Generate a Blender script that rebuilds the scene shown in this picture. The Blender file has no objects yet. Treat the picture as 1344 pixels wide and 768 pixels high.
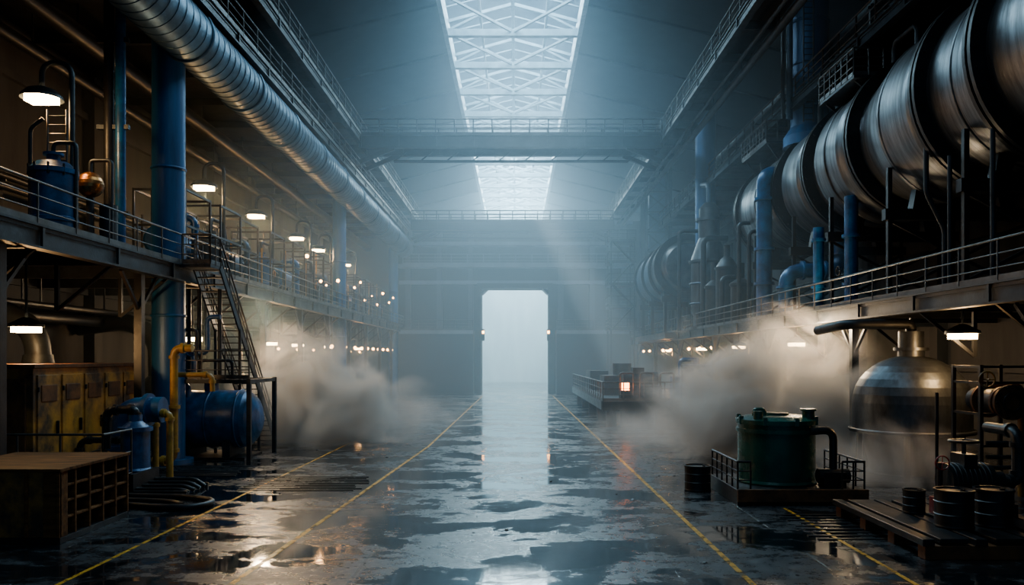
import bpy, math, random
from mathutils import Vector, Matrix
random.seed(7)
S = bpy.context.scene
COL = S.collection

# ------------------------------------------------------------------ materials
def newmat(name):
    m = bpy.data.materials.new(name); m.use_nodes = True
    nt = m.node_tree; nt.nodes.clear()
    out = nt.nodes.new('ShaderNodeOutputMaterial')
    return m, nt, out

def grimy(name, c1, c2, rough=0.5, metal=0.0, scale=1.5, amount=(0.35, 0.7), bump=0.15, stretch=(1, 1, 1), rv=0.15, spec=0.5):
    m, nt, out = newmat(name)
    N = nt.nodes; L = nt.links
    p = N.new('ShaderNodeBsdfPrincipled')
    geo = N.new('ShaderNodeNewGeometry')
    mp = N.new('ShaderNodeMapping'); mp.inputs['Scale'].default_value = stretch
    L.new(geo.outputs['Position'], mp.inputs['Vector'])
    n = N.new('ShaderNodeTexNoise'); n.inputs['Scale'].default_value = scale; n.inputs['Detail'].default_value = 8
    n.inputs['Roughness'].default_value = 0.65
    L.new(mp.outputs[0], n.inputs['Vector'])
    r = N.new('ShaderNodeValToRGB')
    r.color_ramp.elements[0].position = amount[0]; r.color_ramp.elements[0].color = (*c2, 1)
    r.color_ramp.elements[1].position = amount[1]; r.color_ramp.elements[1].color = (*c1, 1)
    L.new(n.outputs['Fac'], r.inputs['Fac']); L.new(r.outputs['Color'], p.inputs['Base Color'])
    mr = N.new('ShaderNodeMapRange')
    mr.inputs['To Min'].default_value = min(1, rough + rv); mr.inputs['To Max'].default_value = max(0.03, rough - rv)
    L.new(n.outputs['Fac'], mr.inputs['Value']); L.new(mr.outputs[0], p.inputs['Roughness'])
    p.inputs['Metallic'].default_value = metal
    p.inputs['Specular IOR Level'].default_value = spec
    if bump:
        n2 = N.new('ShaderNodeTexNoise'); n2.inputs['Scale'].default_value = scale * 9; n2.inputs['Detail'].default_value = 4
        L.new(mp.outputs[0], n2.inputs['Vector'])
        b = N.new('ShaderNodeBump'); b.inputs['Strength'].default_value = bump; b.inputs['Distance'].default_value = 0.03
        L.new(n2.outputs['Fac'], b.inputs['Height']); L.new(b.outputs[0], p.inputs['Normal'])
    L.new(p.outputs[0], out.inputs[0])
    return m

def emis(name, col, s):
    m, nt, out = newmat(name)
    e = nt.nodes.new('ShaderNodeEmission'); e.inputs[0].default_value = (*col, 1); e.inputs[1].default_value = s
    nt.links.new(e.outputs[0], out.inputs[0]); return m

def floor_mat():
    m, nt, out = newmat('wet_concrete_floor')
    N = nt.nodes; L = nt.links
    p = N.new('ShaderNodeBsdfPrincipled')
    geo = N.new('ShaderNodeNewGeometry')
    mp0 = N.new('ShaderNodeMapping'); mp0.inputs['Scale'].default_value = (1.0, 1.5, 1.0); L.new(geo.outputs['Position'], mp0.inputs['Vector'])
    n = N.new('ShaderNodeTexNoise'); n.inputs['Scale'].default_value = 0.33; n.inputs['Detail'].default_value = 14; n.inputs['Roughness'].default_value = 0.68; n.inputs['Distortion'].default_value = 0.3
    L.new(mp0.outputs[0], n.inputs['Vector'])
    wet = N.new('ShaderNodeValToRGB')      # 0 = damp slab, 1 = standing water
    wet.color_ramp.elements[0].position = 0.475; wet.color_ramp.elements[1].position = 0.53
    L.new(n.outputs['Fac'], wet.inputs['Fac'])
    n2 = N.new('ShaderNodeTexNoise'); n2.inputs['Scale'].default_value = 2.4; n2.inputs['Detail'].default_value = 14; n2.inputs['Roughness'].default_value = 0.78
    L.new(geo.outputs['Position'], n2.inputs['Vector'])
    br = N.new('ShaderNodeTexBrick'); br.offset = 0.0
    br.inputs['Scale'].default_value = 0.25; br.inputs['Mortar Size'].default_value = 0.009; br.inputs['Mortar Smooth'].default_value = 0.2
    br.inputs['Brick Width'].default_value = 0.74; br.inputs['Row Height'].default_value = 0.9
    br.inputs['Color1'].default_value = (1, 1, 1, 1); br.inputs['Color2'].default_value = (0.6, 0.6, 0.6, 1); br.inputs['Mortar'].default_value = (0, 0, 0, 1)
    L.new(geo.outputs['Position'], br.inputs['Vector'])
    cr = N.new('ShaderNodeValToRGB')
    cr.color_ramp.elements[0].position = 0.35; cr.color_ramp.elements[0].color = (0.006, 0.007, 0.009, 1)
    cr.color_ramp.elements[1].position = 0.75; cr.color_ramp.elements[1].color = (0.060, 0.068, 0.075, 1)
    L.new(n2.outputs['Fac'], cr.inputs['Fac'])
    mx = N.new('ShaderNodeMix'); mx.data_type = 'RGBA'; mx.blend_type = 'MULTIPLY'; mx.inputs[0].default_value = 0.9
    L.new(cr.outputs['Color'], mx.inputs[6]); L.new(br.outputs['Color'], mx.inputs[7])
    mw = N.new('ShaderNodeMix'); mw.data_type = 'RGBA'; mw.blend_type = 'MIX'
    L.new(wet.outputs['Color'], mw.inputs[0]); L.new(mx.outputs[2], mw.inputs[6]); mw.inputs[7].default_value = (0.004, 0.006, 0.008, 1)
    L.new(mw.outputs[2], p.inputs['Base Color'])
    rd = N.new('ShaderNodeMapRange'); rd.inputs['From Min'].default_value = 0.35; rd.inputs['From Max'].default_value = 0.65
    rd.inputs['To Min'].default_value = 0.16; rd.inputs['To Max'].default_value = 0.46
    L.new(n2.outputs['Fac'], rd.inputs['Value'])
    mr = N.new('ShaderNodeMix'); mr.data_type = 'FLOAT'
    L.new(wet.outputs['Color'], mr.inputs[0]); L.new(rd.outputs[0], mr.inputs[2]); mr.inputs[3].default_value = 0.045
    L.new(mr.outputs[0], p.inputs['Roughness'])
    ad = N.new('ShaderNodeMath'); ad.operation = 'MULTIPLY_ADD'
    L.new(br.outputs['Fac'], ad.inputs[0]); ad.inputs[1].default_value = -0.6; L.new(n2.outputs['Fac'], ad.inputs[2])
    inv = N.new('ShaderNodeMath'); inv.operation = 'SUBTRACT'; inv.inputs[0].default_value = 1.0; L.new(wet.outputs['Color'], inv.inputs[1])
    iv = N.new('ShaderNodeMath'); iv.operation = 'MULTIPLY_ADD'; iv.inputs[1].default_value = 0.5; iv.inputs[2].default_value = 0.015
    L.new(inv.outputs[0], iv.inputs[0])
    b = N.new('ShaderNodeBump'); b.inputs['Distance'].default_value = 0.02
    L.new(iv.outputs[0], b.inputs['Strength']); L.new(ad.outputs[0], b.inputs['Height']); L.new(b.outputs[0], p.inputs['Normal'])
    p.inputs['Specular IOR Level'].default_value = 0.7
    L.new(p.outputs[0], out.inputs[0])
    return m

def wall_mat(name, ca, cb):
    m, nt, out = newmat(name)
    N = nt.nodes; L = nt.links
    p = N.new('ShaderNodeBsdfPrincipled'); p.inputs['Roughness'].default_value = 0.8
    geo = N.new('ShaderNodeNewGeometry')
    mp = N.new('ShaderNodeMapping'); mp.inputs['Scale'].default_value = (1, 1, 0.25)
    L.new(geo.outputs['Position'], mp.inputs['Vector'])
    n = N.new('ShaderNodeTexNoise'); n.inputs['Scale'].default_value = 0.8; n.inputs['Detail'].default_value = 9; n.inputs['Roughness'].default_value = 0.65
    L.new(mp.outputs[0], n.inputs['Vector'])
    r = N.new('ShaderNodeValToRGB'); r.color_ramp.elements[0].position = 0.3; r.color_ramp.elements[1].position = 0.7
    r.color_ramp.elements[0].color = (*ca, 1); r.color_ramp.elements[1].color = (*cb, 1)
    L.new(n.outputs['Fac'], r.inputs['Fac']); L.new(r.outputs['Color'], p.inputs['Base Color'])
    b = N.new('ShaderNodeBump'); b.inputs['Strength'].default_value = 0.3; b.inputs['Distance'].default_value = 0.05
    L.new(n.outputs['Fac'], b.inputs['Height']); L.new(b.outputs[0], p.inputs['Normal'])
    L.new(p.outputs[0], out.inputs[0]); return m

def worn_paint(name, col):
    m, nt, out = newmat(name)
    N = nt.nodes; L = nt.links
    p = N.new('ShaderNodeBsdfPrincipled'); p.inputs['Base Color'].default_value = (*col, 1); p.inputs['Roughness'].default_value = 0.35
    t = N.new('ShaderNodeBsdfTransparent')
    geo = N.new('ShaderNodeNewGeometry')
    n = N.new('ShaderNodeTexNoise'); n.inputs['Scale'].default_value = 3.5; n.inputs['Detail'].default_value = 12; n.inputs['Roughness'].default_value = 0.8
    L.new(geo.outputs['Position'], n.inputs['Vector'])
    r = N.new('ShaderNodeValToRGB'); r.color_ramp.elements[0].position = 0.43; r.color_ramp.elements[1].position = 0.5
    L.new(n.outputs['Fac'], r.inputs['Fac'])
    mx = N.new('ShaderNodeMixShader'); L.new(r.outputs['Color'], mx.inputs[0]); L.new(t.outputs[0], mx.inputs[1]); L.new(p.outputs[0], mx.inputs[2])
    L.new(mx.outputs[0], out.inputs[0]); return m

M = {}
M['floor'] = floor_mat()
M['wall'] = wall_mat('stained_wall', (0.007, 0.008, 0.010), (0.035, 0.035, 0.035))
M['wallb'] = wall_mat('blue_grey_wall', (0.022, 0.036, 0.05), (0.045, 0.068, 0.09))
M['wallf'] = wall_mat('dark_blue_wall', (0.004, 0.007, 0.010), (0.010, 0.016, 0.022))
M['ledge'] = wall_mat('ledge_painted_skylight', (0.08, 0.12, 0.15), (0.14, 0.19, 0.23))  # concrete with caught skylight put into its paler colour
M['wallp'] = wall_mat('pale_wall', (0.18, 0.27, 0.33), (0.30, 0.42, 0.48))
M['roof'] = wall_mat('roof_panel', (0.016, 0.028, 0.038), (0.032, 0.048, 0.062))
M['frame'] = grimy('skylight_frame', (0.20, 0.30, 0.35), (0.10, 0.16, 0.20), 0.5, 0.1)
M['steel'] = grimy('dark_steel', (0.026, 0.036, 0.046), (0.008, 0.009, 0.011), 0.48, 0.5)
M['rail'] = grimy('railing_steel', (0.10, 0.105, 0.11), (0.04, 0.034, 0.03), 0.45, 0.7, bump=0)
M['black'] = grimy('black_iron', (0.014, 0.016, 0.019), (0.004, 0.004, 0.005), 0.42, 0.4)
M['blue'] = grimy('blue_paint', (0.008, 0.105, 0.28), (0.004, 0.032, 0.09), 0.32, 0.15, 1.8)
M['bluecol'] = grimy('blue_column_paint', (0.010, 0.115, 0.30), (0.006, 0.055, 0.15), 0.42, 0.15, 1.0, stretch=(2, 2, 0.3))
M['bluegrey'] = grimy('blue_grey_paint', (0.035, 0.085, 0.15), (0.015, 0.035, 0.065), 0.42, 0.3)
M['duct'] = grimy('galvanised_duct', (0.10, 0.19, 0.27), (0.04, 0.075, 0.11), 0.42, 0.7, 0.9)
M['kiln'] = grimy('kiln_shell_steel', (0.27, 0.285, 0.30), (0.035, 0.037, 0.04), 0.36, 0.94, 0.9, (0.34, 0.74), 0.25, (0.35, 3.0, 0.35), 0.12)
M['silver'] = grimy('vessel_steel', (0.12, 0.14, 0.16), (0.03, 0.032, 0.036), 0.42, 0.8, 1.2, stretch=(1, 1, 0.4))
M['yellow'] = grimy('yellow_pipe_paint', (0.42, 0.23, 0.015), (0.14, 0.07, 0.01), 0.45, 0.0, 2.5)
M['ochre'] = grimy('rusty_ochre_panel', (0.52, 0.21, 0.018), (0.05, 0.024, 0.010), 0.5, 0.0, 0.9, (0.38, 0.62))
M['rust'] = grimy('rusty_orange_steel', (0.20, 0.07, 0.018), (0.04, 0.017, 0.008), 0.65, 0.0, 1.8, spec=0.3)
M['wood'] = grimy('brown_timber', (0.22, 0.085, 0.025), (0.05, 0.02, 0.008), 0.85, 0.0, 1.6, stretch=(0.5, 4, 4), rv=0.05, spec=0.1)
M['green'] = grimy('green_enamel', (0.006, 0.095, 0.065), (0.004, 0.035, 0.027), 0.28, 0.1, 1.3)
M['copper'] = grimy('copper', (0.65, 0.27, 0.08), (0.2, 0.08, 0.03), 0.3, 0.95)
M['red'] = grimy('red_paint', (0.35, 0.02, 0.015), (0.1, 0.01, 0.01), 0.45)
M['lamp'] = emis('warm_lamp_glass', (1.0, 0.66, 0.30), 36.0)
M['lampS'] = emis('small_lamp_glass', (1.0, 0.46, 0.14), 34.0)
M['orange'] = emis('orange_beacon', (1.0, 0.22, 0.03), 30.0)
M['line'] = worn_paint('worn_yellow_line', (0.62, 0.29, 0.015))

# ------------------------------------------------------------------ mesh builder
class B:
    def __init__(s): s.v = []; s.f = []; s.m = []; s.sm = []; s.slots = []
    def mi(s, k):
        if k not in s.slots: s.slots.append(k)
        return s.slots.index(k)
    def add(s, vs, fs, k, smooth=False):
        o = len(s.v); s.v += [tuple(v) for v in vs]; i = s.mi(k)
        for f in fs: s.f.append([o + a for a in f]); s.m.append(i); s.sm.append(smooth)
    def box(s, x0, x1, y0, y1, z0, z1, k='steel'):
        vs = [(x0,y0,z0),(x1,y0,z0),(x1,y1,z0),(x0,y1,z0),(x0,y0,z1),(x1,y0,z1),(x1,y1,z1),(x0,y1,z1)]
        s.add(vs, [(0,3,2,1),(4,5,6,7),(0,1,5,4),(1,2,6,5),(2,3,7,6),(3,0,4,7)], k)
    def beam(s, p0, p1, w, h, k='steel'):
        p0 = Vector(p0); p1 = Vector(p1); d = (p1 - p0).normalized()
        up = Vector((0,0,1)) if abs(d.z) < 0.95 else Vector((0,1,0))
        a = d.cross(up).normalized() * w/2; b = a.cross(d).normalized() * h/2
        vs = [p0-a-b, p0+a-b, p0+a+b, p0-a+b, p1-a-b, p1+a-b, p1+a+b, p1-a+b]
        s.add(vs, [(0,1,2,3),(7,6,5,4),(0,4,5,1),(1,5,6,2),(2,6,7,3),(3,7,4,0)], k)
    def lathe(s, o, ax, prof, n=24, k='steel', caps=True):
        o = Vector(o); ax = Vector(ax).normalized()
        t = Vector((1,0,0)) if abs(ax.x) < 0.9 else Vector((0,0,1))
        u = ax.cross(t).normalized(); w = ax.cross(u)
        for (a, b) in zip(prof[:-1], prof[1:]):
            vs = []
            for (h, r) in (a, b):
                for i in range(n):
                    th = 2*math.pi*i/n
                    vs.append(o + ax*h + (u*math.cos(th) + w*math.sin(th))*r)
            s.add(vs, [(i, (i+1)%n, n+(i+1)%n, n+i) for i in range(n)], k, True)
        if caps:
            for (h, r), rev in ((prof[0], True), (prof[-1], False)):
                if r > 0.001:
                    vs = [o + ax*h + (u*math.cos(2*math.pi*i/n) + w*math.sin(2*math.pi*i/n))*r for i in range(n)]
                    f = list(range(n));  f = f[::-1] if rev else f
                    s.add(vs, [tuple(f)], k)
    def cyl(s, p0, p1, r, k='steel', n=16, r1=None):
        p0 = Vector(p0); p1 = Vector(p1)
        s.lathe(p0, p1-p0, [(0, r), ((p1-p0).length, r if r1 is None else r1)], n, k)
    def tube(s, pts, r, k='steel', n=12, fil=None, flanges=False):
        pts = [Vector(p) for p in pts]; fil = fil or r*2.5
        path = [pts[0]]
        for i in range(1, len(pts)-1):
            a, b, c = pts[i-1], pts[i], pts[i+1]
            d1 = (a-b); d2 = (c-b); f = min(fil, d1.length*0.49, d2.length*0.49)
            q0 = b + d1.normalized()*f; q2 = b + d2.normalized()*f
            for j in range(7):
                t = j/6; path.append(q0*(1-t)**2 + b*2*t*(1-t) + q2*t*t)
            if flanges:
                for q, d in ((q0, d1), (q2, d2)):
                    dn = d.normalized(); s.cyl(q - dn*0.06, q + dn*0.06, r*1.35, k, n)
        path.append(pts[-1])
        d = (path[1]-path[0]).normalized()
        up = Vector((0,0,1)) if abs(d.z) < 0.9 else Vector((1,0,0))
        u = d.cross(up).normalized(); vs = []
        for i, q in enumerate(path):
            if i == 0: t = (path[1]-path[0])
            elif i == len(path)-1: t = path[-1]-path[-2]
            else: t = path[i+1]-path[i-1]
            t.normalize()
            u = (u - t*u.dot(t)).normalized(); w = t.cross(u)
            vs += [q + (u*math.cos(2*math.pi*j/n) + w*math.sin(2*math.pi*j/n))*r for j in range(n)]
        fs = []
        for i in range(len(path)-1):
            for j in range(n):
                fs.append((i*n+j, i*n+(j+1)%n, (i+1)*n+(j+1)%n, (i+1)*n+j))
        s.add(vs, fs, k, True)
        s.add(vs[:n], [tuple(range(n))[::-1]], k); s.add(vs[-n:], [tuple(range(n))], k)
    def torus(s, c, ax, R, r, k='steel', n=20, m=8):
        c = Vector(c); ax = Vector(ax).normalized()
        t = Vector((1,0,0)) if abs(ax.x) < 0.9 else Vector((0,0,1))
        u = ax.cross(t).normalized(); w = ax.cross(u); vs = []
        for i in range(n):
            th = 2*math.pi*i/n; d = u*math.cos(th)+w*math.sin(th)
            for j in range(m):
                ph = 2*math.pi*j/m; vs.append(c + d*(R + r*math.cos(ph)) + ax*r*math.sin(ph))
        s.add(vs, [(i*m+j, ((i+1)%n)*m+j, ((i+1)%n)*m+(j+1)%m, i*m+(j+1)%m) for i in range(n) for j in range(m)], k, True)
    def dome(s, c, ax, r, h, k, n=24, seg=7):
        s.lathe(c, ax, [(h*math.sin(i*math.pi/2/seg), max(r*math.cos(i*math.pi/2/seg), 0.0005)) for i in range(seg+1)], n, k, False)
    def wheel(s, c, ax, R, k='red'):
        s.torus(c, ax, R, R*0.12, k, 18, 6)
        ax = Vector(ax).normalized(); t = Vector((1,0,0)) if abs(ax.x) < 0.9 else Vector((0,0,1))
        u = ax.cross(t).normalized(); w = ax.cross(u); c = Vector(c)
        s.cyl(c-u*R, c+u*R, R*0.08, k, 6); s.cyl(c-w*R, c+w*R, R*0.08, k, 6); s.cyl(c-ax*R*0.5, c+ax*R*0.2, R*0.12, k, 8)
    def rail(s, p0, p1, h=1.1, sp=1.8, k='rail', kick=True, th=1.0):
        p0 = Vector(p0); p1 = Vector(p1); L = (p1-p0).length; n = max(1, round(L/sp)); up = Vector((0,0,1))
        for i in range(n+1):
            q = p0.lerp(p1, i/n); s.cyl(q, q+up*h, 0.03*th, k, 6)
        for z, r in ((h, 0.036), (h*0.66, 0.022), (h*0.33, 0.022)):
            s.cyl(p0+up*z, p1+up*z, r*th, k, 6)
        if kick: s.beam(p0+up*0.09, p1+up*0.09, 0.02, 0.16, k)
    def obj(s, name, bevel=0):
        me = bpy.data.meshes.new(name); me.from_pydata(s.v, [], s.f)
        for k in s.slots: me.materials.append(M[k])
        me.polygons.foreach_set('material_index', s.m); me.polygons.foreach_set('use_smooth', s.sm); me.update()
        o = bpy.data.objects.new(name, me); COL.objects.link(o)
        if bevel:
            md = o.modifiers.new('bevel', 'BEVEL'); md.width = bevel; md.segments = 2; md.limit_method = 'ANGLE'
        return o

# ------------------------------------------------------------------ room shell
Y0, Y1 = -8.0, 132.0
ZL = 7.5
b = B(); b.box(-20.5, 20.5, Y0, Y1, -0.4, 0, 'floor'); b.obj('floor')

def side_wall(sx, name, top):
    b = B()
    x = 20*sx; xo = 20.5*sx
    b.box(min(x,xo), max(x,xo), Y0, Y1, 0, top, 'wall')
    y = 8
    while y < 130:
        a = x - 0.5*sx
        b.box(min(a,x), max(a,x), y-0.35, y+0.35, 0, top-0.9, 'wall'); y += 7.3
    for z in (3.4, 6.9, 11.2, 15.0):
        a = x - 0.22*sx; b.box(min(a,x), max(a,x), Y0, Y1, z, z+0.3, 'wall')
    if sx < 0: b.box(-15.4, -15, Y0, Y1, 19.8, 24.2, 'wallb')
    b.obj(name)
side_wall(-1, 'wall_left', 20.3); side_wall(1, 'wall_right', 23.2)

b = B()
b.box(-20, -3.83, 89, 91, 0, 19.3, 'wallf'); b.box(3.66, 20, 89, 91, 0, 19.3, 'wallf'); b.box(-3.83, 3.66, 89, 91, 11.75, 19.3, 'wallf')
for z, dy in ((19.3, 0.5), (16.8, 1.4), (14.4, 1.0), (12.6, 0.6)):
    b.box(-13, 13, 89-dy, 89, z-0.4, z, 'ledge')
for x in (-12, -8.5, -5, 5, 8.5, 12): b.box(x-0.3, x+0.3, 88.5, 89, 0, 19.3, 'wallb')
b.box(-12.6, -4.6, 86, 89, 0, 7.0, 'wallf'); b.box(4.4, 12.4, 86, 89, 0, 7.0, 'wallf')
b.box(-12.6, -4.6, 85.8, 86, 6.6, 7.0, 'ledge'); b.box(4.4, 12.4, 85.8, 86, 6.6, 7.0, 'ledge')
b.obj('wall_back')
b = B()
b.box(-4.3, -3.83, 88.3, 91.2, 0, 12.3, 'steel'); b.box(3.66, 4.1, 88.3, 91.2, 0, 12.3, 'steel'); b.box(-4.3, 4.1, 88.3, 91.2, 11.75, 12.3, 'steel')
b.beam((-3.83, 89.5, 11.2), (-3.2, 89.5, 11.8), 1.8, 0.3, 'steel'); b.beam((3.66, 89.5, 11.2), (3.05, 89.5, 11.8), 1.8, 0.3, 'steel')
for sx in (-1, 1):
    b.box(3.75*sx-0.3, 3.75*sx+0.3, 87.9, 88.3, 5.9, 7.2, 'black'); b.box(3.6*sx-0.12, 3.6*sx+0.12, 87.8, 88.0, 6.7, 7.0, 'lampS')
b.obj('door_1')
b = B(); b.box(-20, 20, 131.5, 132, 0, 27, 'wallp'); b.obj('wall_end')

b = B()
for sx, e, xo, zo in ((-1, 4.7, 15.4, 23.6), (1, 4.3, 20.5, 22.4)):
    x0, x1 = e*sx, xo*sx
    vs = [(x0,Y0,26.3),(x1,Y0,zo),(x1,Y1,zo),(x0,Y1,26.3),(x0,Y0,26.9),(x1,Y0,zo+0.6),(x1,Y1,zo+0.6),(x0,Y1,26.9)]
    b.add(vs, [(0,1,2,3),(7,6,5,4),(0,4,5,1),(1,5,6,2),(2,6,7,3),(3,7,4,0)], 'roof')
    y = 10
    while y < 130:
        b.beam((x0, y, 26.25), (x1, y, zo-0.05), 0.2, 0.2, 'roof'); y += 8
b.box(-20.5, -15, Y0, Y1, 20.0, 20.3, 'roof')
b.obj('ceiling')

b = B()
F = 'frame'
for x in (-4.7, 4.3): b.box(x-0.15, x+0.15, Y0, Y1, 25.7, 26.9, F)
b.box(-0.32, -0.08, Y0, Y1, 27.9, 28.1, F)
for x in (-2.4, 2.1): b.box(x-0.08, x+0.08, Y0, Y1, 27.2, 27.36, F)
y = 12
while y < 131:
    b.box(-4.7, 4.3, y-0.2, y+0.2, 25.8, 26.25, F)
    for (p, q, t) in (((-4.7,y,26.8),(-0.2,y,28.0),0.2),((4.3,y,26.8),(-0.2,y,28.0),0.2),((-4.7,y,26.2),(-2.4,y,27.3),0.14),((-2.4,y,27.3),(-0.2,y,26.2),0.14),
                      ((-0.2,y,26.2),(2.1,y,27.3),0.14),((2.1,y,27.3),(4.3,y,26.2),0.14),((-4.7,y,26.1),(-0.2,y+6,26.1),0.14),((4.3,y,26.1),(-0.2,y+6,26.1),0.14)):
        b.beam(p, q, t, t, F)
    for k in (2, 4):
        b.beam((-4.7, y+k, 26.9), (-0.2, y+k, 28.05), 0.08, 0.08, F); b.beam((4.3, y+k, 26.9), (-0.2, y+k, 28.05), 0.08, 0.08, F)
    y += 6
b.obj('window_1')

# ------------------------------------------------------------------ decks
def deck(name, x_edge, x_wall, z, y0, y1, depth=0.6, brace=True, step=4.0, thick=0.15):
    b = B(); xs = sorted((x_edge, x_wall)); sx = 1 if x_edge < x_wall else -1
    b.box(xs[0], xs[1], y0, y1, z-thick, z, 'black')
    b.beam((x_edge+0.1*sx, y0, z-depth/2), (x_edge+0.1*sx, y1, z-depth/2), 0.12, depth, 'steel')
    b.beam((x_edge+0.1*sx, y0, z-depth), (x_edge+0.1*sx, y1, z-depth), 0.35, 0.06, 'steel')
    b.beam((x_edge+0.1*sx, y0, z-0.02), (x_edge+0.1*sx, y1, z-0.02), 0.35, 0.06, 'steel')
    y = y0 + 1
    while y < y1:
        b.box(xs[0]+0.1, xs[1]-0.1, y-0.1, y+0.1, z-depth, z-thick, 'steel')
        b.box(x_edge-0.02*sx-0.04, x_edge-0.02*sx+0.04, y-0.05, y+0.05, z-depth, z, 'steel')
        if brace:
            b.beam((x_edge+0.2*sx, y, z-depth), (x_edge+1.9*sx, y, z-depth-1.4), 0.1, 0.1, 'black')
            b.beam((x_edge+1.9*sx, y, z-depth), (x_edge+1.9*sx, y, z-depth-1.4), 0.12, 0.12, 'black')
            b.beam((x_edge+0.15*sx, y, z-depth), (x_edge+0.15*sx, y+step/2, z-0.1), 0.08, 0.05, 'steel')
        y += step
    b.obj(name)
deck('walkway_deck', -12.5, -20, ZL, 8, 88.5)
deck('walkway_deck', 12.5, 20, 6.0, 8, 88.5, 0.55)
deck('gallery_deck', -11.5, -20, 17.5, 8, 88.5, 0.5, False)
deck('gallery_deck', 14.2, 20, 17.3, 8, 88.5, 0.5, False)
deck('gallery_deck', -11.0, -15.4, 19.8, 8, 131, 0.55, False)
deck('gallery_deck', 10.3, 12.2, 19.8, 8, 131, 0.55, False)
b = B()
b.rail((-12.45, 8, ZL), (-12.45, 88, ZL)); b.rail((12.55, 8, 6.0), (12.55, 88, 6.0))
b.obj('walkway_railing')
b = B()
b.rail((-11.45, 8, 17.5), (-11.45, 88, 17.5)); b.rail((14.3, 8, 17.3), (14.3, 88, 17.3), th=1.3)
b.rail((-10.95, 8, 19.8), (-10.95, 130, 19.8), th=1.2); b.rail((10.35, 8, 19.8), (10.35, 130, 19.8), th=1.2); b.rail((12.15, 8, 19.8), (12.15, 130, 19.8), th=1.2)
b.rail((-12.5, 85.9, 7.0), (-4.6, 85.9, 7.0), th=1.3); b.rail((4.4, 85.9, 7.0), (12.4, 85.9, 7.0), th=1.3)
b.rail((-12.5, 88.1, 14.4), (12.5, 88.1, 14.4), th=1.6, k='ledge')
b.obj('gallery_railing')
b = B()
for sx, z, ys in ((-1, ZL-0.6, (20, 27.5, 41, 48, 55, 62, 69, 76, 83)), (1, 5.4, (19.4, 30.6, 41, 52, 63, 74, 84))):
    for y in ys:
        x = 13.0*sx
        b.box(x-0.13, x+0.13, y-0.13, y+0.13, 0, z, 'black'); b.box(x-0.3, x+0.3, y-0.3, y+0.3, 0, 0.08, 'black')
        b.beam((x, y, z-1.3), (x, y+1.3, z), 0.1, 0.1, 'black'); b.beam((x, y, z-1.3), (x, y-1.3, z), 0.1, 0.1, 'black')
b.obj('deck_support_posts')

def footbridge(yc, z, th, k):
    b = B()
    b.box(-11, 10.3, yc-1.1, yc+1.1, z-0.2, z, k)
    for y in (yc-1.1, yc+1.1):
        b.box(-11, 10.3, y-0.06, y+0.06, z-0.9, z, k)
        b.box(-11, 10.3, y-0.2, y+0.2, z-0.08, z+0.04, k); b.box(-11, 10.3, y-0.2, y+0.2, z-0.94, z-0.86, k)
        b.rail((-11, y, z+0.04), (10.3, y, z+0.04), sp=1.33, th=th, k=k)
        for i in range(9):
            x = -11 + i*21.3/8; b.box(x-0.08, x+0.08, y-0.12, y+0.12, z-0.9, z, k)
        for sx, xe in ((-1, -11), (1, 10.3)):
            b.beam((xe, y, z-1.9), (xe-2.4*sx, y, z-0.9), 0.25, 0.3, k)
    b.beam((-8.8, yc, z-1.6), (8.1, yc, z-1.6), 0.3, 0.14, k)
    for i in range(10):
        x = -8.8 + i*16.9/9; b.beam((x, yc, z-1.6), (x + 0.9, yc, z-0.9), 0.08, 0.08, k)
    b.obj('crossing_footbridge')
footbridge(57.5, 19.8, 1.5, 'steel')
footbridge(85.0, 18.4, 2.0, 'black')

b = B()
b.lathe((-12.4, 8, 16.2), (0, 1, 0), [(0, 1.0), (80.8, 1.0)], 48, 'duct')
y = 9.0
while y < 88:
    b.torus((-12.4, y, 16.2), (0, 1, 0), 1.0, 0.025, 'duct', 48, 6); y += 0.6
y = 12
while y < 88:
    b.torus((-12.4, y, 16.2), (0, 1, 0), 1.01, 0.07, 'duct', 48, 6)
    b.beam((-12.4, y, 17.0), (-12.4, y, 17.4), 0.3, 0.2, 'steel'); y += 6
b.obj('ventilation_duct')

def column(name, x, y, r, z0, z1, k='bluecol'):
    b = B()
    b.lathe((x, y, z0), (0, 0, 1), [(0, r*1.5), (0.15, r*1.5), (0.15, r), (z1-z0-0.3, r), (z1-z0-0.3, r*1.3), (z1-z0, r*1.3)], 32, k)
    for z in (z0+(z1-z0)*0.33, z0+(z1-z0)*0.66): b.torus((x, y, z), (0,0,1), r, 0.06, k, 32, 6)
    b.obj(name)
column('steel_column', -13.3, 30.5, 0.6, 0, 17.0)
column('steel_column', -13.3, 60, 0.5, 0, 17.0)
column('steel_column', -13.3, 86.5, 0.5, 0, 17.0)
column('steel_column', 14.3, 60, 0.75, 6, 23.4, 'bluecol')
b = B()
b.lathe((15.3, 41.5, 15.0), (0,0,1), [(0,1.3),(0.5,1.3),(1.0,0.95),(9.0,0.95)], 32, 'bluecol')
for z in (17.0, 19.2, 21.4, 23): b.torus((15.3,41.5,z),(0,0,1),0.96,0.07,'bluecol',32,6)
b.cyl((14.1,41.0,16.3),(14.1,41.0,23.9),0.16,'bluegrey'); b.cyl((13.75,41.0,16.3),(13.75,41.0,23.9),0.1,'steel')
for x in (14.6,15.1): b.cyl((x,40.4,16),(x,40.4,23.9),0.04,'steel',6)
z = 16.1
while z < 23.8: b.cyl((14.6,40.4,z),(15.1,40.4,z),0.025,'steel',6); z += 0.3
b.obj('exhaust_stack')
b = B()
for dx in (0, 2.4):
    for dy in (0, 2.4): b.box(12.9+dx-0.16, 12.9+dx+0.16, 79+dy-0.16, 79+dy+0.16, 6, 23.4, 'steel')
b.box(13.3, 14.9, 79.4, 81, 6, 23.4, 'bluegrey')
z = 6.5
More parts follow.
